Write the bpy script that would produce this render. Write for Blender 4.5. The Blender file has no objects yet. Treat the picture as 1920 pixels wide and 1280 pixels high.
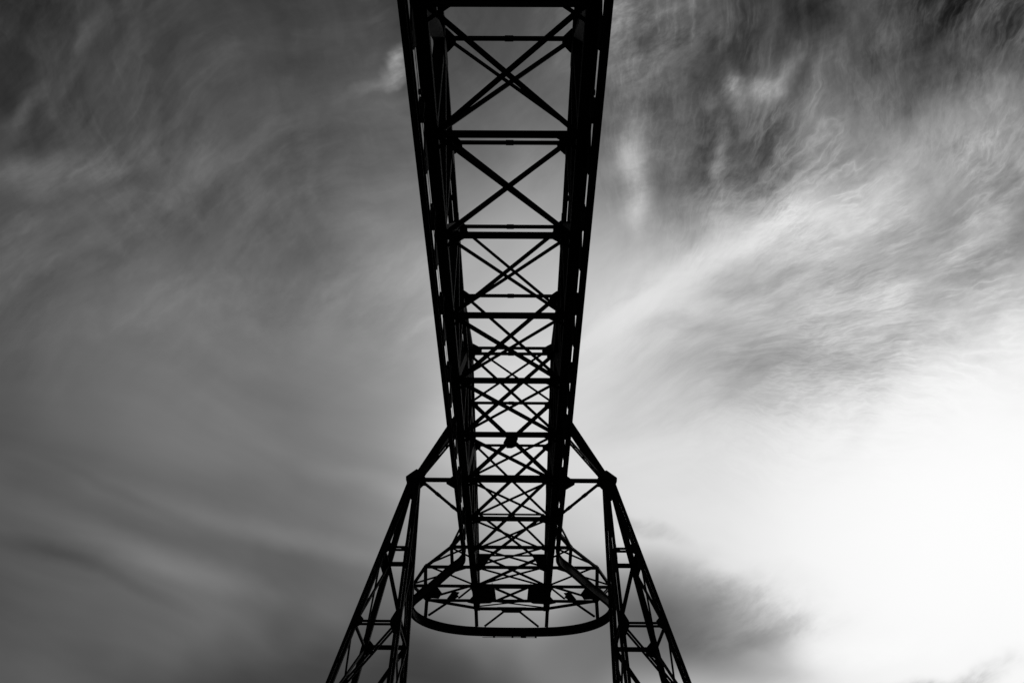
import bpy, math, random
from mathutils import Vector, Matrix

S = bpy.context.scene
COL = S.collection
rnd = random.Random(7)
EYE = 1.6                      # height of the lens above the yard

# ------------------------------------------------------------------ camera
PITCH, YAW, ROLL = math.radians(34.545), math.radians(-0.502), math.radians(0.615)
FPX = 1820.0                   # focal length in pixels of a 1920 px wide frame
CAMX = 0.30
fwd = Vector((math.sin(YAW) * math.cos(PITCH), math.cos(YAW) * math.cos(PITCH), math.sin(PITCH)))
rgt = Vector((math.cos(YAW), -math.sin(YAW), 0))
upv = rgt.cross(fwd)
c_, s_ = math.cos(ROLL), math.sin(ROLL)
CR, CU = rgt * c_ + upv * s_, upv * c_ - rgt * s_
cam = bpy.data.cameras.new("camera")
cam.sensor_width = 36.0
cam.lens = 36.0 * FPX / 1920.0
cam.clip_start = 0.1
cam.clip_end = 20000
camo = bpy.data.objects.new("camera", cam)
COL.objects.link(camo)
M = Matrix((CR, CU, -fwd)).transposed().to_4x4()
M.translation = Vector((CAMX, 0, EYE))
camo.matrix_world = M
S.camera = camo


def sky_dir(px, py):
    """direction of the sky seen at a spot of the 1920 x 1280 photograph"""
    return (fwd * FPX + CR * (px - 960) + CU * (640 - py)).normalized()


# ------------------------------------------------------------------ exposure
S.view_settings.view_transform = 'Standard'
S.view_settings.look = 'None'
S.view_settings.exposure = 0.0
S.view_settings.gamma = 1.0
S.view_settings.use_curve_mapping = False

# ------------------------------------------------------------------ sun behind the thin cloud, low on the right
sd = sky_dir(2080, 1010)
SUN_EL = math.asin(sd.z)
SUN_AZ = math.atan2(sd.x, sd.y)
sun = bpy.data.lights.new("sun", 'SUN')
sun.energy = 0.5
sun.angle = math.radians(12)
sun.color = (1.0, 0.99, 0.98)
suno = bpy.data.objects.new("sun", sun)
COL.objects.link(suno)
suno.location = sd * 200
suno.rotation_euler = (-sd).to_track_quat('-Z', 'Y').to_euler()

# ------------------------------------------------------------------ sky
world = bpy.data.worlds.new("World")
S.world = world
world.use_nodes = True
world.cycles.sampling_method = 'MANUAL'
world.cycles.sample_map_resolution = 256
NT = world.node_tree
NT.nodes.clear()
N, LK = NT.nodes.new, NT.links.new


def setin(sock, v):
    if isinstance(v, bpy.types.NodeSocket):
        LK(v, sock)
    else:
        sock.default_value = v


def mth(op, a, b=0.0, c=0.0, clamp=False):
    n = N('ShaderNodeMath'); n.operation = op; n.use_clamp = clamp
    setin(n.inputs[0], a); setin(n.inputs[1], b); setin(n.inputs[2], c)
    return n.outputs[0]


def vdot(a, b):
    n = N('ShaderNodeVectorMath'); n.operation = 'DOT_PRODUCT'
    setin(n.inputs[0], a); setin(n.inputs[1], b)
    return n.outputs['Value']


def vop(op, a, b):
    n = N('ShaderNodeVectorMath'); n.operation = op
    setin(n.inputs[0], a)
    if op == 'SCALE':
        setin(n.inputs['Scale'], b)
    else:
        setin(n.inputs[1], b)
    return n.outputs[0]


def smooth(x, a, b, lo=0.0, hi=1.0):
    n = N('ShaderNodeMapRange'); n.interpolation_type = 'SMOOTHSTEP'
    setin(n.inputs[0], x)
    for i, v in enumerate((a, b, lo, hi)):
        n.inputs[i + 1].default_value = v
    return n.outputs[0]


def mapping(v, loc, ang, scl):
    n = N('ShaderNodeMapping'); n.vector_type = 'TEXTURE'
    setin(n.inputs['Vector'], v)
    n.inputs['Location'].default_value = loc
    n.inputs['Rotation'].default_value = (0, 0, ang)
    n.inputs['Scale'].default_value = scl
    return n.outputs[0]


def noise(v, scale, detail=6, rough=0.55, dist=0.0, out=0):
    n = N('ShaderNodeTexNoise')
    setin(n.inputs['Vector'], v)
    n.inputs['Scale'].default_value = scale
    n.inputs['Detail'].default_value = detail
    n.inputs['Roughness'].default_value = rough
    n.inputs['Distortion'].default_value = dist
    return n.outputs[out]


tc = N('ShaderNodeTexCoord').outputs['Generated']
FZ = Vector((0, math.cos(math.radians(34.5)), math.sin(math.radians(34.5))))   # middle of the cloud field
UZ = Vector((0, -FZ.z, FZ.y))
dF = mth('MAXIMUM', vdot(tc, tuple(FZ)), 0.08)
cmb = N('ShaderNodeCombineXYZ')
LK(mth('DIVIDE', vdot(tc, (1, 0, 0)), dF), cmb.inputs[0])
LK(mth('DIVIDE', vdot(tc, tuple(UZ)), dF), cmb.inputs[1])
G = cmb.outputs[0]                      # flat map of the cloud field, 1 unit = 45 degrees


def gp(px, py):
    d = sky_dir(px, py)
    k = d.dot(FZ)
    return d.x / k, d.dot(UZ) / k


# wind-torn displacement of the map, so that no streak has a drawn edge
w1 = vop('SUBTRACT', noise(G, 3.0, 3, 0.55, 0.0, 1), (0.5, 0.5, 0.5))
w2 = vop('SUBTRACT', noise(G, 11.0, 4, 0.6, 0.0, 1), (0.5, 0.5, 0.5))
W = vop('ADD', vop('ADD', G, vop('SCALE', w1, 0.16)), vop('SCALE', w2, 0.045))
WS = vop('ADD', G, vop('SCALE', w1, 0.22))
WL = vop('ADD', G, vop('ADD', vop('SCALE', w1, 0.06), vop('SCALE', w2, 0.022)))

sky = N('ShaderNodeTexSky')
sky.sky_type = 'NISHITA'
sky.sun_disc = False
sky.sun_elevation = SUN_EL
sky.sun_rotation = SUN_AZ
sky.altitude = 100
sky.air_density = 1.0
sky.dust_density = 2.0
sky.ozone_density = 1.0
bw = N('ShaderNodeRGBToBW')
LK(sky.outputs[0], bw.inputs[0])
SKY_STRENGTH = 0.1

# clear air of the black-and-white picture (tone = display scale)
air = mth('POWER', mth('MULTIPLY', bw.outputs[0], 0.30 * SKY_STRENGTH), 1 / 2.2)
tone = air


fib = smooth(noise(mapping(vop('ADD', G, vop('SCALE', w1, .12)), (2.7, 1.9, 0), math.radians(32), (2.6, 1, 1)), 17, 6, .68), .33, .68)
fib = mth('MULTIPLY_ADD', fib, 1.1, .35)


def lobe(v, px, py, rx, ry, ang, amp):
    """a bank of cloud (amp > 0) or a gap of clear / shaded cloud (amp < 0); sizes in photo pixels"""
    global tone
    x, y = gp(px, py)
    g = N('ShaderNodeTexGradient'); g.gradient_type = 'SPHERICAL'
    LK(mapping(v, (x, y, 0), math.radians(ang), (rx / FPX, ry / FPX, 10)), g.inputs[0])
    s = smooth(g.outputs['Fac'], 0, 1)
    if v is W:
        s = mth('MULTIPLY', s, fib)
    tone = mth('MULTIPLY_ADD', s, amp, tone)



# broad veil of high cloud, brightest round the hidden sun
for a in ((WS, 1650, 1010, 1150, 600, 8, 0.378), (WS, 1000, 700, 520, 500, 0, 0.383), (WS, 1420, 480, 520, 280, 25, 0.236), (WS, 480, 620, 900, 560, 0, 0.098),
          (WS, 950, 330, 420, 330, 0, 0.143), (WS, 1860, 900, 420, 420, 0, 0.067), (WS, 1780, 330, 260, 160, 20, 0.084),
          # deep sky at the top, heavier cloud along the bottom
          (WS, 1650, 20, 620, 210, 0, -0.123), (WS, 1310, 110, 170, 100, 10, -0.174), (WS, 1850, 40, 300, 130, 10, -0.132), (WS, 1400, 265, 170, 90, 20, -0.122),
          (WS, 560, 1240, 560, 150, 4, -0.159), (WS, 950, 1260, 420, 200, 0, -0.242), (WS, 1285, 1190, 330, 170, -14, -0.378), (WS, 1240, 1260, 220, 90, 0, -0.052),
          (W, 1340, 1110, 240, 60, -6, -0.021), (WL, 40, 895, 120, 50, 0, -0.014), (WS, 0, 20, 420, 240, 0, -0.037), (W, 1490, 1140, 300, 110, -14, -0.15), (W, 1420, 1215, 260, 90, -10, -.07), (WS, 340, 720, 900, 640, 0, .05), (WS, 760, 740, 230, 330, 0, -.07), (WS, 1420, 710, 560, 240, 0, -.05), (W, 1300, 790, 340, 60, 8, -.03), (WS, 900, 1240, 420, 170, 0, .045),
          # torn cirrus: single streaks, hooks and curls
          (W, 1186, 320, 44, 240, -5, 0.07), (WL, 1190, 300, 36, 210, -4, .08), (W, 1176, 330, 60, 200, -8, 0.10), (W, 1475, 145, 150, 40, 42, 0.14), (W, 1420, 180, 150, 40, 10, 0.12), (W, 1366, 185, 34, 80, 16, 0.260), (W, 1335, 250, 26, 110, 8, 0.160), (W, 1200, 60, 230, 170, 0, 0.311),
          (W, 742, 120, 60, 20, 58, .05), (W, 715, 165, 120, 18, 26, .08), (W, 738, 132, 66, 26, 62, 0.200), (W, 110, 305, 340, 60, 14, .085), (W, 420, 300, 300, 60, 20, .04), (W, 165, 70, 30, 130, -22, 0.060), (W, 75, 190, 26, 110, -25, 0.060),
          (W, 1565, 150, 46, 260, -18, 0.081), (WL, 1310, 490, 420, 58, 34, 0.117), (WL, 1600, 380, 260, 60, 12, 0.019), (WS, 1500, 375, 330, 110, 18, 0.177), (W, 1860, 420, 150, 50, 40, 0.100),
          (W, 1560, 540, 300, 50, 14, 0.008), (W, 1250, 640, 220, 46, 16, -0.059), (WS, 1420, 715, 330, 90, 4, -0.082), (WL, 1700, 660, 240, 50, 14, -0.055), (WL, 1640, 770, 40, 160, -32, -0.062), (W, 1140, 572, 170, 26, 34, -0.07), (W, 1230, 985, 150, 28, -22, -0.073), (WL, 1440, 585, 200, 24, -4, -0.010),
          (W, 1400, 525, 190, 26, 16, -0.080), (W, 1740, 1282, 300, 44, 14, -.62), (W, 1600, 1200, 300, 60, 8, 0.176),
          (WL, 400, 960, 440, 50, -15, 0.035), (WL, 250, 930, 260, 22, -22, -0.025), (WL, 560, 1010, 460, 40, -12, 0.040), (WL, 620, 970, 280, 50, -12, 0.015), (WL, 300, 1040, 400, 44, -18, 0.055), (WL, 70, 1030, 150, 30, -16, -0.050), (WL, 210, 1075, 240, 26, -22, -0.030), (WL, 700, 900, 200, 30, -10, 0.034)):
    lobe(*a)

# fibres of the cirrus, drawn out along the wind
gx = N('ShaderNodeSeparateXYZ'); LK(G, gx.inputs[0])
u, v = gx.outputs[0], gx.outputs[1]
wf = vop('SUBTRACT', noise(G, 2.2, 1, 0.5, 0.0, 1), (0.5, 0.5, 0.5))
WF = vop('ADD', G, vop('SCALE', wf, 0.30))
WG = vop('ADD', WF, vop('SCALE', w2, 0.03))
patch = smooth(noise(WS, 4.5, 3, .6), .38, .66)


def fibres(base, ang, stretch, scale, amp, weight, seed, detail=7, rough=.62):
    global tone
    n = noise(mapping(base, (seed, seed * .7, seed), math.radians(ang), (stretch, 1, 1)), scale, detail, rough)
    a = mth('MULTIPLY', mth('SUBTRACT', n, .5), amp)
    tone = mth('MULTIPLY_ADD', a, weight, tone)


right = smooth(u, -.02, .22)
left = smooth(u, .1, -.15)
high = smooth(v, -.12, .12)
low = mth('SUBTRACT', 1.0, high)
rp = mth('MULTIPLY', right, patch)
# the streaks on the right fan out from low in the middle
cx, cy = gp(1050, 800)
fan = N('ShaderNodeSeparateXYZ'); LK(vop('SUBTRACT', WG, (cx, cy, 0)), fan.inputs[0])
fa = mth('ARCTAN2', fan.outputs[1], mth('MAXIMUM', fan.outputs[0], .02))
fr = mth('SQRT', mth('ADD', mth('MULTIPLY', fan.outputs[0], fan.outputs[0]), mth('MULTIPLY', fan.outputs[1], fan.outputs[1])))
fc = N('ShaderNodeCombineXYZ'); LK(mth('MULTIPLY', fr, 3.2), fc.inputs[0]); LK(mth('MULTIPLY', fa, 2.6), fc.inputs[1])
FAN = fc.outputs[0]
near = mth('MULTIPLY', right, smooth(fr, .06, .34))
fibres(FAN, 0, 1.0, 3.2, .34, mth('MULTIPLY', near, smooth(v, -.24, .03)), 3.1, 8, .66)


def wisps(base, ang, stretch, scale, amp, weight, seed, pw=5.0):
    global tone
    n = noise(mapping(base, (seed, seed * .7, seed), math.radians(ang), (stretch, 1, 1)), scale, 5, .55, .25)
    r = mth('POWER', mth('SUBTRACT', 1.0, mth('ABSOLUTE', mth('MULTIPLY_ADD', n, 2.0, -1.0))), pw)
    tone = mth('MULTIPLY_ADD', mth('MULTIPLY', mth('SUBTRACT', r, .35), amp), weight, tone)


patch2 = smooth(noise(WS, 7.0, 4, .6), .42, .66)
wisps(FAN, 0, 2.2, 9, .15, mth('MULTIPLY', mth('MULTIPLY', near, patch2), smooth(v, -.22, .03)), 11.3)
wisps(FAN, 6, 2.0, 22, .09, mth('MULTIPLY', mth('MULTIPLY', near, patch), smooth(v, -.22, .03)), 14.3)
wisps(WG, 34, 4.0, 11, .08, mth('MULTIPLY', mth('MULTIPLY', left, patch2), high), 12.1)
wisps(WG, -60, 4.0, 13, .06, mth('MULTIPLY', mth('MULTIPLY', left, patch), smooth(v, .02, .2)), 15.9)
fibres(WG, 22, 5.0, 26, .36, mth('MULTIPLY', rp, smooth(v, -.2, .02)), 5.7, 7, .68)
fibres(W, 40, 3.5, 14, .25, mth('MULTIPLY', right, smooth(v, -.2, .05)), 7.9, 7, .66)
fibres(WG, 78, 4.0, 9, .34, mth('MULTIPLY', right, smooth(v, .1, .3)), 1.3)
fibres(WG, 28, 4.5, 8, .26, mth('MULTIPLY', left, high), 8.3)
fibres(WG, -62, 4.0, 8, .22, mth('MULTIPLY', left, smooth(v, .08, .25)), 6.1)
fibres(WF, -16, 6.0, 9, .20, mth('MULTIPLY', left, low), 2.2, 4, .5)
fibres(WG, 33, 4.5, 9, .26, mth('MULTIPLY', mth('MULTIPLY', right, mth('SUBTRACT', 1.0, smooth(fr, .12, .4))), smooth(v, -.2, .05)), 21.7, 7, .62)
fibres(WG, 8, 4.0, 10, .16, mth('MULTIPLY', right, smooth(v, -.3, -.05)), 23.1, 6, .6)
fibres(WG, -8, 3.5, 7, .24, mth('MULTIPLY', right, low), 9.9, 4, .5)
fibres(WG, 34, 3.0, 48, .16, mth('MULTIPLY', patch, high), 4.4)
# film-like shoulder towards white
over = mth('MAXIMUM', mth('SUBTRACT', tone, .8), 0.0)
tone = mth('ADD', mth('MINIMUM', tone, .8), mth('MULTIPLY', mth('SUBTRACT', 1.0, mth('POWER', 2.71828, mth('MULTIPLY', over, -5.0))), .205))
lin = mth('MINIMUM', mth('POWER', mth('MAXIMUM', tone, 0.02), 2.2), 1.25)
# the monochrome sky carries the same strength as the Sky Texture would
bg = N('ShaderNodeBackground')
comb = N('ShaderNodeCombineColor')
pre = mth('MULTIPLY', lin, 1.0 / SKY_STRENGTH)
for i in range(3):
    LK(pre, comb.inputs[i])
LK(comb.outputs[0], bg.inputs['Color'])
bg.inputs['Strength'].default_value = SKY_STRENGTH
wo = N('ShaderNodeOutputWorld')
LK(bg.outputs[0], wo.inputs[0])


# ------------------------------------------------------------------ materials
def steel(name, col, rough):
    m = bpy.data.materials.new(name)
    m.use_nodes = True
    nt = m.node_tree
    b = nt.nodes['Principled BSDF']
    t = nt.nodes.new('ShaderNodeTexCoord')
    n1 = nt.nodes.new('ShaderNodeTexNoise')
    n1.inputs['Scale'].default_value = 3.0
    n1.inputs['Detail'].default_value = 8
    n1.inputs['Roughness'].default_value = 0.7
    nt.links.new(t.outputs['Object'], n1.inputs['Vector'])
    r = nt.nodes.new('ShaderNodeValToRGB')
    r.color_ramp.elements[0].position = 0.35
    r.color_ramp.elements[1].position = 0.7
    r.color_ramp.elements[0].color = (col * .7,) * 3 + (1,)
    r.color_ramp.elements[1].color = (col * 1.6,) * 3 + (1,)
    nt.links.new(n1.outputs[0], r.inputs[0])
    nt.links.new(r.outputs[0], b.inputs['Base Color'])
    mr = nt.nodes.new('ShaderNodeMapRange')
    mr.inputs[3].default_value = rough - .1
    mr.inputs[4].default_value = rough + .12
    nt.links.new(n1.outputs[0], mr.inputs[0])
    nt.links.new(mr.outputs[0], b.inputs['Roughness'])
    n2 = nt.nodes.new('ShaderNodeTexNoise')
    n2.inputs['Scale'].default_value = 40
    nt.links.new(t.outputs['Object'], n2.inputs['Vector'])
    bp = nt.nodes.new('ShaderNodeBump')
    bp.inputs['Strength'].default_value = 0.15
    bp.inputs['Distance'].default_value = 0.01
    nt.links.new(n2.outputs[0], bp.inputs['Height'])
    nt.links.new(bp.outputs[0], b.inputs['Normal'])
    b.inputs['Specular IOR Level'].default_value = 0.05
    return m


STEEL = steel("black_painted_steel", 0.005, 0.78)
RAILM = steel("worn_rail_steel", 0.004, 0.85)

gm = bpy.data.materials.new("yard_gravel")
gm.use_nodes = True
_nt = gm.node_tree
_n = _nt.nodes.new('ShaderNodeTexNoise')
_n.inputs['Scale'].default_value = 6
_n.inputs['Detail'].default_value = 10
_t = _nt.nodes.new('ShaderNodeTexCoord')
_nt.links.new(_t.outputs['Object'], _n.inputs['Vector'])
_r = _nt.nodes.new('ShaderNodeValToRGB')
_r.color_ramp.elements[0].color = (.035, .035, .035, 1)
_r.color_ramp.elements[1].color = (.075, .075, .075, 1)
_nt.links.new(_n.outputs[0], _r.inputs[0])
_nt.links.new(_r.outputs[0], _nt.nodes['Principled BSDF'].inputs['Base Color'])
_nt.nodes['Principled BSDF'].inputs['Roughness'].default_value = .95


# ------------------------------------------------------------------ mesh helpers
class MB:
    def __init__(self):
        self.v, self.f = [], []

    def hexa(self, c):            # eight corners: four of one end, four of the other
        b = len(self.v)
        self.v += [tuple(p) for p in c]
        for q in ((0, 3, 2, 1), (4, 5, 6, 7), (0, 1, 5, 4), (1, 2, 6, 5), (2, 3, 7, 6), (3, 0, 4, 7)):
            self.f.append(tuple(b + i for i in q))

    def bar(self, p, q, w, h, up=(0, 0, 1), so=0.0, to=0.0):
        """box from p to q, w across and h along up, shifted so / to in its own section"""
        p, q = Vector(p), Vector(q)
        a = (q - p).normalized()
        s = a.cross(Vector(up))
        if s.length < 1e-4:
            s = a.cross(Vector((0, 1, 0)))
        s.normalize()
        t = s.cross(a)
        o = s * so + t * to
        c = [e + o + s * (i * w / 2) + t * (j * h / 2) for e in (p, q) for i, j in ((-1, -1), (1, -1), (1, 1), (-1, 1))]
        self.hexa(c)

    def plate(self, pts, n):
        """flat plate: outline pts, thickness vector n"""
        n = Vector(n)
        b, k = len(self.v), len(pts)
        self.v += [tuple(Vector(p) - n / 2) for p in pts] + [tuple(Vector(p) + n / 2) for p in pts]
        self.f.append(tuple(range(b + k - 1, b - 1, -1)))
        self.f.append(tuple(range(b + k, b + 2 * k)))
        for i in range(k):
            j = (i + 1) % k
            self.f.append((b + i, b + j, b + k + j, b + k + i))

    def build(self, name, mat, parent):
        me = bpy.data.meshes.new(name)
        me.from_pydata(self.v, [], self.f)
        me.validate()
        me.materials.append(mat)
        import bmesh
        bm = bmesh.new(); bm.from_mesh(me)
        bmesh.ops.recalc_face_normals(bm, faces=bm.faces)
        bm.to_mesh(me); bm.free()
        o = bpy.data.objects.new(name, me)
        COL.objects.link(o)
        o.parent = parent
        return o


def solid(name, p, q, w, h, par, up=(0, 0, 1), mat=None):
    m = MB(); m.bar(p, q, w, h, up)
    return m.build(name, mat or STEEL, par)


def ibeam(name, p, q, w, h, par, up=(0, 0, 1), mat=None):
    m = MB()
    t = h * .12
    m.bar(p, q, w, t, up, 0, h / 2 - t / 2)
    m.bar(p, q, w, t, up, 0, -h / 2 + t / 2)
    m.bar(p, q, w * .35, h - 2 * t, up)
    return m.build(name, mat or STEEL, par)


def double(name, p, q, w, h, gap, par, up=(0, 0, 1), step=1.3, ends=.25, rnd_=False):
    """two bars side by side with a slit between them, tied by batten plates"""
    m = MB()
    for s in (-1, 1):
        m.bar(p, q, w, h, up, s * (w + gap) / 2)
    p, q = Vector(p), Vector(q)
    L = (q - p).length
    n = max(2, round(L / step) + 1)
    a = (q - p) / L
    for i in range(n):
        c = ends / 2 + (L - ends) * i / (n - 1)
        ln = ends if i in (0, n - 1) else .14
        m.bar(p + a * (c - ln / 2), p + a * (c + ln / 2), gap + w * .8, h * .6, up)
    return m.build(name, STEEL, par)


def empty(name, loc, par=None):
    o = bpy.data.objects.new(name, None)
    o.empty_display_size = .5
    COL.objects.link(o)
    o.parent = par
    return o


def P(X, d, h):
    return Vector((X, d, h + EYE))


# ------------------------------------------------------------------ ground
g = MB()
g.v = [(-6000, -6000, 0), (6000, -6000, 0), (6000, 6000, 0), (-6000, 6000, 0)]
g.f = [(0, 1, 2, 3)]
go = g.build("ground", gm, None)
go['kind'] = 'structure'

# ------------------------------------------------------------------ the crane
crane = empty("gantry_crane", (0, 0, 0))
crane['label'] = "black steel lattice gantry crane with looped trolley rail overhead, seen from beneath its bridge"
crane['category'] = "crane"

girder = empty("bridge_girder", (0, 0, 0), crane)
frame = empty("loop_frame", (0, 0, 0), crane)

D0, BAY = 12.47, 3.6265
dk = lambda k: D0 + BAY * k
K0 = -2
H1, H2, H3, H0 = 17.0, 20.5, 23.2, 16.1
XB, XT = 1.80, 1.79           # chord planes, lower and upper
DE = [41.35, 43.76, 46.25, 48.3, 49.5]
TOPS = {43.76: 19.9, 46.25: 18.8}
HF = 17.2

# chords
for sg in (-1, 1):
    solid("bottom_chord", P(sg * XB, dk(K0), H1 + .12), P(sg * XB, 49.45, HF), .31, .26, girder)
    double("top_chord", P(sg * XT, dk(K0), H2 + .02), P(sg * XT, DE[0], H2 + .1), .145, .2, .03, girder, step=1.2)
    double("top_chord", P(sg * XT, DE[0], H2 + .11), P(sg * XT, DE[1], 19.9), .145, .2, .03, girder)
    double("top_chord", P(sg * XT, DE[1], 19.91), P(sg * XT, DE[2], 18.8), .145, .2, .03, girder)
    double("top_chord", P(sg * XT, DE[2], 18.81), P(sg * XT, 49.2, HF + .2), .145, .2, .03, girder)
    double("peak_chord", P(sg * (XT + .01), dk(4), H2 + .2), P(sg * (XT + .01), dk(6), H3), .135, .2, .03, girder)
    double("peak_chord", P(sg * (XT + .01), dk(6), H3), P(sg * (XT + .01), DE[0], H2 + .25), .135, .2, .03, girder)

# side webs: posts and zigzag diagonals
XW = 1.80
for sg in (-1, 1):
    for k in range(K0, 9):
        d = DE[0] if k == 8 else dk(k)
        solid("web_post", P(sg * (XW + .01), d, H1 + .24), P(sg * (XW - .03), d, H2 - .08), .29, .2, girder, up=(0, 1, 0))
    for d in (43.76, 46.25):
        double("web_post", P(sg * XW, d, HF + .12), P(sg * XT, d, TOPS[d] - .08), .11, .16, .03, girder, up=(0, 1, 0))
    double("web_post", P(sg * XT, dk(6), H2 + .12), P(sg * XT, dk(6), H3 - .08), .1, .2, .05, girder, up=(0, 1, 0))
    for k in (5, 7):
        solid("web_post", P(sg * XT, dk(k), H2 + .12), P(sg * XT, dk(k), 21.78), .1, .12, girder, up=(0, 1, 0))
    for k in range(K0, 8):
        a, b = dk(k), (DE[0] if k == 7 else dk(k + 1))
        if k % 2 == 0:
            p, q = P(sg * (XW + .012), a, H1 + .2), P(sg * (XW - .032), b, H2)
        else:
            p, q = P(sg * (XW - .032), a, H2), P(sg * (XW + .012), b, H1 + .2)
        solid("web_diagonal", p, q, .3, .24, girder, up=(0, 1, 1))
    ends = [(41.35, H2 + .05), (43.76, 19.9), (46.25, 18.8), (49.2, HF + .15)]
    for (a, ha), (b, hb) in zip(ends[:3], ends[1:]):
        solid("web_diagonal", P(sg * XW, a, ha - .1), P(sg * XW, b, HF + .1), .26, .16, girder, up=(0, 1, 1))

# cross members between the two sides
for k in range(K0, 8):
    d = dk(k)
    ibeam("cross_beam", P(-1.66, d, H1 + .01), P(1.66, d, H1 + .01), .06, .2, girder)
    m = MB()
    m.bar(P(-1.6, d, H2), P(1.6, d, H2), .095, .085)
    m.bar(P(-.11, d, H2), P(.11, d, H2), .12, .1)
    m.build("cross_strut", STEEL, girder)
ibeam("cross_beam", P(-1.66, DE[2], HF), P(1.66, DE[2], HF), .12, .2, girder)
double("cross_strut", P(-1.54, DE[0], H2 + .25), P(1.54, DE[0], H2 + .25), .045, .06, .05, girder)
double("cross_strut", P(-1.54, dk(6), H3 + .02), P(1.54, dk(6), H3 + .02), .05, .06, .05, girder)
for d in (43.76, 46.25):
    solid("cross_strut", P(-1.54, d, TOPS[d]), P(1.54, d, TOPS[d]), .08, .07, girder)


def cross(name, a, b, c, e, w1, w2, h, n, par):
    """an X: a-b in front, c-e behind it, offset along n so that they pass each other"""
    o = Vector(n) * (h / 2 + .003)
    solid(name, a - o, b - o, w1, h, par, up=n)
    solid(name, c + o, e + o, w2, h, par, up=n)


# X bracing of the floor, one per bay
nodes = [dk(k) for k in range(K0, 8)] + DE[:1]
for i, (a, b) in enumerate(zip(nodes, nodes[1:])):
    k = i + K0
    wt = {0: (.125, .125), 1: (.125, .13), 2: (.095, .095), 3: (.16, .1), 4: (.17, .1), 5: (.17, .1)}.get(k, (.11, .11))
    cross("floor_brace", P(-1.7, a, H1 + .03), P(1.7, b, H1 + .03), P(1.7, a, H1 + .03), P(-1.7, b, H1 + .03), wt[0], wt[1], .04, (0, 0, 1), girder)
for a, b in zip(DE[:2], DE[1:3]):
    cross("floor_brace", P(-1.7, a, HF + .03), P(1.7, b, HF + .03), P(1.7, a, HF + .03), P(-1.7, b, HF + .03), .11, .11, .05, (0, 0, 1), girder)

# X bracing across the bridge at every frame
for k in range(K0, 9):
    d = DE[0] if k == 8 else dk(k)
    big = k == 6
    wa, wb = (.17, .17) if big else ((.085, .125) if k < 4 else (.1, .145))
    hb, ht = (H1 + .05, H2 - .02)
    cross("sway_brace", P(-1.6, d, ht), P(1.68, d, hb), P(1.6, d, ht), P(-1.68, d, hb), wa, wb, .04, (0, 1, 0), girder)
    if big:
        m = MB()
        m.plate([P(x, d, H1 + 1.74 + z) for x, z in ((-.16, .22), (-.04, .3), (.16, .3), (.28, .12), (.16, -.24), (.04, -.3), (-.16, -.3), (-.3, -.1))], (0, .11, 0))
        m.build("gusset_plate", STEEL, girder)
for d in (43.76, 46.25):
    cross("sway_brace", P(-1.6, d, TOPS[d]), P(1.68, d, HF + .05), P(1.6, d, TOPS[d]), P(-1.68, d, HF + .05), .11, .14, .05, (0, 1, 0), girder)
cross("sway_brace", P(-1.6, dk(6), H3), P(1.6, dk(6), H2 + .1), P(1.6, dk(6), H3), P(-1.6, dk(6), H2 + .1), .08, .09, .04, (0, 1, 0), girder)

# knee braces beside the cross beams and gussets at the upper nodes
for sg in (-1, 1):
    for k in range(K0, 8):
        d = dk(k)
        solid("knee_brace", P(sg * 1.08, d - .04, H1 - .02), P(sg * 1.68, d + .42, H1 - .02), .07, .06, girder)
        m = MB()
        m.plate([P(sg * x, d + y, H2 - .075) for x, y in ((1.66, -.42), (1.57, -.36), (1.36, -.1), (1.36, .1), (1.57, .36), (1.66, .42))], (0, 0, .02))
        m.build("gusset_plate", STEEL, girder)
    for d, h in ((dk(6), H3 - .08), (DE[0], H2 + .16), (DE[2], HF - .02), (DE[1], HF - .02)):
        m = MB()
        m.plate([P(sg * x, d + y, h) for x, y in ((1.68, -.5), (1.58, -.42), (1.28, -.12), (1.28, .12), (1.58, .42), (1.68, .5))], (0, 0, .02))
        m.build("gusset_plate", STEEL, girder)
    # web gussets, lapped on the inner side of the truss
    for k in range(K0, 9):
        d = DE[0] if k == 8 else dk(k)
        lo, hi = (.75, .3) if k % 2 == 0 else (.3, .75)
        m = MB()
        m.plate([P(sg * (XW + .17), d + y, H1 + z) for y, z in ((-lo, .2), (-lo, .4), (-.2, .9), (.2, .9), (lo, .4), (lo, .2))], (.02, 0, 0))
        m.build("gusset_plate", STEEL, girder)
        m = MB()
        m.plate([P(sg * (XW - .19), d + y, H2 + z) for y, z in ((-hi, -.08), (-hi, -.25), (-.2, -.7), (.2, -.7), (hi, -.25), (hi, -.08))], (.02, 0, 0))
        m.build("gusset_plate", STEEL, girder)

# ------------------------------------------------------------------ trolley rail: along one side, round the loop, back along the other
pts = [(2.0, dk(K0)), (2.0, 20), (2.0, 30), (2.0, 36.5), (2.0, 38.6), (2.03, 39.8), (2.25, 40.5), (2.62, 41.15), (3.15, 42.25), (3.85, 43.7),
       (4.28, 44.5), (4.68, 45.35), (4.86, 46.2), (4.8, 47.35), (4.32, 48.4), (3.5, 49.2), (2.5, 49.65), (1.6, 49.8), (.8, 49.85), (0, 49.86)]
pts = [(-x, y) for x, y in pts] + [(x, y) for x, y in reversed(pts[:-1])]


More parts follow.
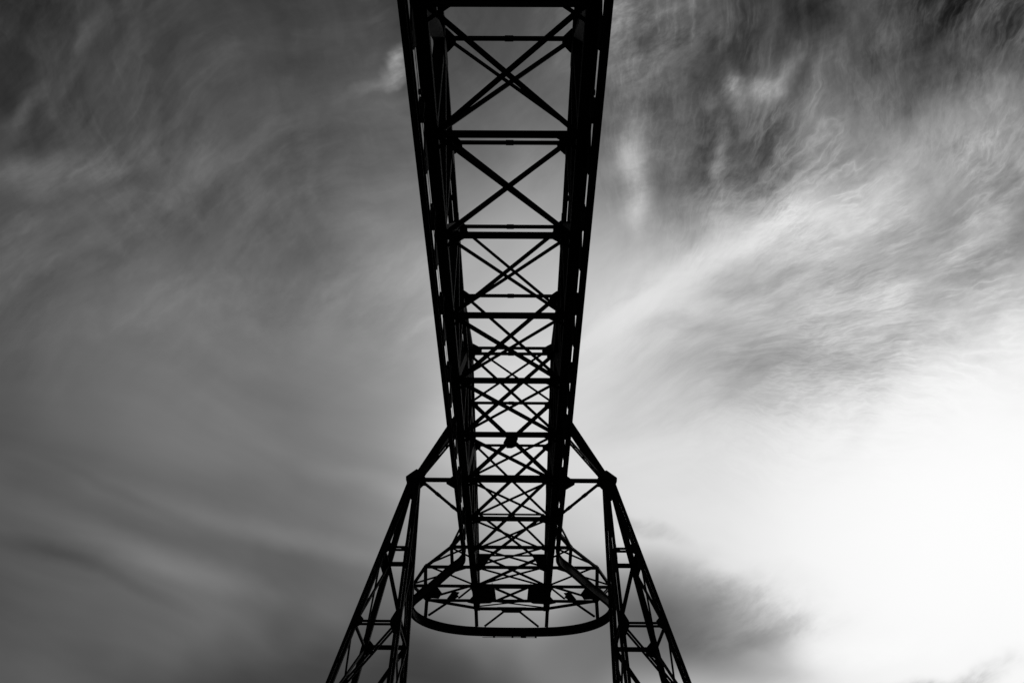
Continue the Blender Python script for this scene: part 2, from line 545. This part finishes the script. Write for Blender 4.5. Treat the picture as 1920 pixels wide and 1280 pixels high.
def spline(pp, n):
    out = []
    for i in range(len(pp) - 1):
        p0, p1, p2, p3 = (Vector(pp[max(0, min(len(pp) - 1, i + j))]) for j in (-1, 0, 1, 2))
        t0 = 0
        t1 = t0 + max((p1 - p0).length, 1e-3) ** .5
        t2 = t1 + (p2 - p1).length ** .5
        t3 = t2 + max((p3 - p2).length, 1e-3) ** .5
        for j in range(n):
            t = t1 + (t2 - t1) * j / n
            A1 = p0 * ((t1 - t) / (t1 - t0)) + p1 * ((t - t0) / (t1 - t0))
            A2 = p1 * ((t2 - t) / (t2 - t1)) + p2 * ((t - t1) / (t2 - t1))
            A3 = p2 * ((t3 - t) / (t3 - t2)) + p3 * ((t - t2) / (t3 - t2))
            B1 = A1 * ((t2 - t) / (t2 - t0)) + A2 * ((t - t0) / (t2 - t0))
            B2 = A2 * ((t3 - t) / (t3 - t1)) + A3 * ((t - t1) / (t3 - t1))
            out.append(B1 * ((t2 - t) / (t2 - t1)) + B2 * ((t - t1) / (t2 - t1)))
    out.append(Vector(pp[-1]))
    return out


path = spline(pts, 7)
RH, RW, RT = .44, .145, .045
prof = [(-RW / 2, -RH / 2), (RW / 2, -RH / 2), (RW / 2, -RH / 2 + RT), (.022, -RH / 2 + RT), (.022, RH / 2 - RT), (RW / 2, RH / 2 - RT), (RW / 2, RH / 2),
        (-RW / 2, RH / 2), (-RW / 2, RH / 2 - RT), (-.022, RH / 2 - RT), (-.022, -RH / 2 + RT), (-RW / 2, -RH / 2 + RT)]
m = MB()
for i, p in enumerate(path):
    t = (path[min(i + 1, len(path) - 1)] - path[max(i - 1, 0)]).normalized()
    nx, ny = t.y, -t.x
    for a, b in prof:
        m.v.append((p.x + nx * a, p.y + ny * a, H0 + b + EYE))
k = len(prof)
for i in range(len(path) - 1):
    for j in range(k):
        m.f.append((i * k + j, i * k + (j + 1) % k, (i + 1) * k + (j + 1) % k, (i + 1) * k + j))
m.f.append(tuple(range(k)))
m.f.append(tuple(range((len(path) - 1) * k, len(path) * k))[::-1])
m.build("trolley_rail", RAILM, crane)

for sg in (-1, 1):
    for k in range(K0, 8):
        d = dk(k)
        if k < 7.5:
            m = MB()
            m.plate([P(sg * 1.935, d + y, z) for y, z in ((-.3, H1 + .1), (.2, H0 + .245), (.66, H0 + .245), (1.1, H1 + .1))], (.045, 0, 0))
            m.build("rail_bracket", STEEL, crane)
        if k < 7:
            e = d + 2.56
            m = MB()
            m.bar(P(sg * 1.93, e, H0 + .23), P(sg * 1.93, e, H1 + .02), .14, .13, up=(0, 1, 0))
            m.bar(P(sg * 1.93, e - .07, H0 + .225), P(sg * 1.93, e + .07, H0 + .225), .18, .05)
            m.build("rail_hanger", STEEL, crane)
            e = d + 1.76
            m = MB()
            m.bar(P(sg * 1.88, e, H0 + .29), P(sg * 1.88, e + .1, H0 + .29), .08, .08)
            m.build("cable_clamp", STEEL, crane)
    solid("conductor_wire", P(sg * 1.895, dk(K0), H0 + .26), P(sg * 1.895, 38.6, H0 + .26), .012, .012, crane)

m = MB()
m.bar(P(-1.5, 49.9, H0 - .265), P(1.25, 49.9, H0 - .265), .02, .02)
for x in (-.95, .0, .48, 1.2):
    m.bar(P(x, 49.88, H0 - .25), P(x + (.28 if x == .48 else .1), 49.88, H0 - .25), .05, .075)
m.build("conductor_bar", STEEL, crane)

# ------------------------------------------------------------------ frame that carries the loop
VX = [(2.7, DE[0]), (4.05, DE[1]), (4.88, DE[2]), (4.33, DE[3]), (1.86, DE[4])]
for (x, d) in VX[:4]:
    for sg in (-1, 1):
        double("outrigger_beam", P(sg * 1.66, d, HF), P(sg * x, d, HF), .06, .085, .1, frame, step=1.6)
for d in (DE[0], DE[1], DE[3]):
    double("outrigger_beam", P(-1.66, d, HF), P(1.66, d, HF), .06, .085, .1, frame, step=1.6)
ibeam("end_beam", P(-VX[4][0], DE[4], HF), P(VX[4][0], DE[4], HF), .12, .14, frame)
m = MB()
m.plate([P(x, DE[4] - .02, HF + z) for x, z in ((-.75, .08), (-.42, -.2), (.42, -.2), (.75, .08))], (0, .09, 0))
m.build("gusset_plate", STEEL, frame)
for sg in (-1, 1):
    solid("edge_strut", P(sg * 1.9, 37.9, H1 + .1), P(sg * VX[0][0], DE[0] - .1, HF), .07, .07, frame)
    solid("edge_strut", P(sg * 1.9, 39.2, H1 + .15), P(sg * VX[0][0], DE[0], HF), .17, .12, frame)
    for i in range(4):
        (x0, d0), (x1, d1) = VX[i], VX[i + 1]
        solid("edge_strut", P(sg * x0, d0, HF + .01 * i), P(sg * x1, d1, HF + .01 * i), .13, .1 + .004 * i, frame)
    for (x, d), w in zip(VX, (.15, .16, .16, .17, .18)):
        rx = {2.7: 2.62, 4.05: 4.0, 4.88: 4.85, 4.33: 4.35, 1.86: 1.8}[x]
        solid("hanger_post", P(sg * x, d, HF + .06), P(sg * rx, d + (.1 if x == 1.86 else 0), H0 + .2), w, .12, frame, up=(0, 1, 0))
    # plan bracing from the girder to the corners
    for a, b, w in (((1.75, DE[0]), VX[1], .09), ((1.75, DE[1]), VX[2], .1), ((1.9, DE[2]), VX[1], .1), ((1.75, DE[2]), VX[3], .16), ((1.9, DE[2] + .3), (2.7, DE[3] - .1), .09)):
        solid("plan_brace", P(sg * a[0], a[1], HF + .09), P(sg * b[0], b[1], HF + .09), w, .05, frame)
    m = MB()
    m.plate([P(sg * x, DE[2] - .07, z) for x, z in ((1.72, 18.86), (1.05, 18.86), (1.05, 18.7), (1.35, 18.2), (1.72, 18.1))], (0, .025, 0))
    m.build("gusset_plate", STEEL, frame)
    solid("plan_brace", P(sg * 1.75, 42.6, HF - .04), P(sg * VX[0][0], DE[0], HF - .04), .08, .05, frame)
    # sloping ties down to the rail
    solid("rail_tie", P(sg * 2.7, 47.6, HF), P(sg * 4.2, 48.25, H0 + .3), .1, .08, frame)
    solid("rail_tie", P(sg * .3, DE[4], HF - .06), P(sg * 1.4, 49.68, H0 + .23), .1, .08, frame)
    solid("rail_tie", P(sg * 4.8, DE[2] - .1, HF - .05), P(sg * 4.4, 44.7, H0 + .23), .06, .06, frame)
    # plated corners over the end of the girder
    m = MB()
    m.plate([P(sg * x, y, HF - .12) for x, y in ((2.0, 46.25), (1.9, 45.85), (1.5, 45.6), (1.15, 45.65), (.82, 46.2), (.78, 47.9), (1.1, 48.3), (1.95, 48.4), (2.25, 48.2), (1.9, 47.2))], (0, 0, .04))
    for x in (.95, 1.3, 1.75):
        m.bar(P(sg * x, 45.9, HF - .02), P(sg * x, 48.2, HF - .02), .03, .17)
    m.build("corner_plate", STEEL, frame)
    m = MB()
    m.plate([P(sg * x, y, H0 + .235) for x, y in ((3.3, 44.9), (3.5, 43.9), (4.0, 43.75), (4.5, 44.8), (4.1, 45.5), (3.5, 45.6))], (0, 0, .03))
    m.build("corner_plate", STEEL, frame)
    m = MB()
    m.plate([P(sg * x, y, HF + .08) for x, y in ((2.62, 47.35), (2.95, 47.2), (3.3, 48.25), (2.95, 48.4))], (0, 0, .02))
    m.build("gusset_plate", STEEL, frame)
cross("plan_brace", P(-.75, 46.4, HF - .05), P(.75, 48.2, HF - .05), P(.75, 46.4, HF - .05), P(-.75, 48.2, HF - .05), .16, .16, .05, (0, 0, 1), frame)
cross("plan_brace", P(-1.75, DE[3], HF + .1), P(1.75, DE[4], HF + .1), P(1.75, DE[3], HF + .1), P(-1.75, DE[4], HF + .1), .09, .09, .04, (0, 0, 1), frame)

# ------------------------------------------------------------------ the two legs under the seventh frame
D6 = dk(6)


def make_leg(sg):
    leg = empty("leg", (0, 0, 0), crane)
    GR = -EYE + .12
    LX = .07 if sg > 0 else 0.0      # the right leg stands a hand's breadth further out

    def chord(kind, side, h):     # kind: inner / outer, side: -1 near, +1 far
        X = (3.63 + .026 * (17 - h)) if kind == 'i' else (3.83 + .24 * (17 - h))
        X += LX
        return P(sg * X, D6 + side * (.08 + .215 * (17 - h)), h)
    for kind in 'io':
        for side in (-1, 1):
            a, b = chord(kind, side, 16.9), chord(kind, side, GR)
            if side < 0:
                double("leg_chord", a, b, .095, .16, .04 if kind == 'o' else .025, leg, up=(0, 1, 0), step=1.9)
            elif kind == 'i':
                double("leg_chord", a, b, .115, .18, .02, leg, up=(0, 1, 0), step=1.45)
            else:
                solid("leg_chord", a, b, .215, .18, leg, up=(0, 1, 0))
            m = MB()
            c = b
            m.bar(Vector((c.x, c.y, 0.0)), Vector((c.x, c.y, .14)), .6, .6, up=(0, 1, 0))
            m.build("base_plate", STEEL, leg)
    HS = [13.85, 10.9, 7.7, 4.3, .9]
    for i, h in enumerate(HS):
        double("leg_strut", chord('i', -1, h), chord('o', -1, h), .065, .08, .045, leg, up=(0, 1, 0), step=1.2)
        solid("leg_strut", chord('i', 1, h), chord('o', 1, h), .15, .11, leg, up=(0, 1, 0))
        for kind in 'io':
            solid("leg_strut", chord(kind, -1, h), chord(kind, 1, h), .09, .08, leg)
        # gussets on the near and far faces
        for kind in 'io':
            for side in (-1, 1):
                if (kind == 'i' and not (side < 0 and i % 2 == 1)) or (kind == 'o' and side > 0 and i == 0):
                    continue
                c = chord(kind, side, h)
                s = (-sg if kind == 'o' else sg)
                r, e = (.3, .28) if kind == 'o' else (.26, .45)
                m = MB()
                lean = .24 * sg if kind == 'o' else .026 * sg
                m.plate([c + Vector((s * x - lean * z, side * (.1 - .215 * z), z)) for x, z in ((-.08, e), (.1, e), (r, .1), (r, -.1), (.1, -e), (-.08, -e))], (0, .02, 0))
                m.build("gusset_plate", STEEL, leg)
        # batten on the outer and inner face between near and far node of the topmost frame
        if i == 0:
            for kind in 'io':
                m = MB()
                a0, a1, b1, b0 = chord(kind, -1, h + .25), chord(kind, 1, h + .25), chord(kind, 1, h - .35), chord(kind, -1, h - .35)
                off = Vector((.115 * sg, 0, 0))
                m.plate([p + off for p in (a0, a1, b1, b0)], (.02, 0, 0))
                m.build("gusset_plate", STEEL, leg)
    lv = [16.6] + HS
    for i in range(len(lv) - 1):
        a, b = lv[i], lv[i + 1]
        if i > 0:
            zig = ('o', 'i') if i % 2 == 1 else ('i', 'o')
            solid("leg_brace", chord(zig[0], 1, a), chord(zig[1], 1, b), .15, .1, leg, up=(0, 1, 0))
            if i % 2 == 0:
                double("leg_brace", chord('i', -1, a), chord('o', -1, b), .06, .08, .035, leg, up=(0, 1, 0))
            for kind in 'io':
                n = (sg, 0, .2)
                o = Vector(n).normalized() * .045
                solid("leg_brace", chord(kind, 1, a) - o, chord(kind, -1, b) - o, .13, .06, leg, up=n)
                solid("leg_brace", chord(kind, -1, a) + o, chord(kind, 1, b) + o, .06, .06, leg, up=n)
    # head of the leg and its arms to the bridge
    m = MB()
    for y in (-.24, .24):
        m.plate([P(sg * (x + LX), D6 + y, 17 + z) for x, z in ((4.06, .02), (3.67, .34), (3.42, .26), (3.4, -.12), (3.55, -.3), (3.57, -.8), (3.86, -.72), (4.05, -.12))], (0, .03, 0))
    m.plate([P(sg * (x + LX), D6 + y, 16.94) for x, y in ((3.3, -.36), (3.95, -.36), (3.95, .36), (3.3, .36))], (0, 0, .05))
    m.plate([P(sg * (x + LX), D6 + y, 17.2) for x, y in ((3.38, -.2), (3.78, -.2), (3.78, .2), (3.38, .2))], (0, 0, .05))
    m.build("leg_head", STEEL, leg)
    double("arm_strut", P(sg * (3.6 + LX), D6, 17.1), P(sg * 1.8, D6, H2 - .05), .15, .24, .012, leg, up=(0, 1, 0), step=.6)
    ibeam("arm_beam", P(sg * 3.4, D6, H1), P(sg * 1.95, D6, H1), .08, .16, leg)
    m = MB()
    m.plate([P(sg * x, D6 + y, H1 - .1) for x, y in ((1.96, -.95), (2.02, -.8), (2.5, -.12), (2.5, .12), (2.02, .8), (1.96, .95))], (0, 0, .03))
    m.build("gusset_plate", STEEL, leg)
    double("arm_brace", P(sg * (3.5 + LX), D6 - .1, H1 + .05), P(sg * 1.9, dk(5), H1 + .05), .05, .07, .05, leg, step=1.0)
    m = MB()
    p, q = P(sg * (3.5 + LX), D6 + .15, H1 + .05), P(sg * 1.9, dk(7), H1 + .05)
    m.bar(p, q, .105, .07)
    for t in (.36, .7):
        m.bar(p.lerp(q, t - .04), p.lerp(q, t + .04), .13, .08)
    m.build("arm_brace", STEEL, leg)
    return leg


for sg in (-1, 1):
    make_leg(sg)
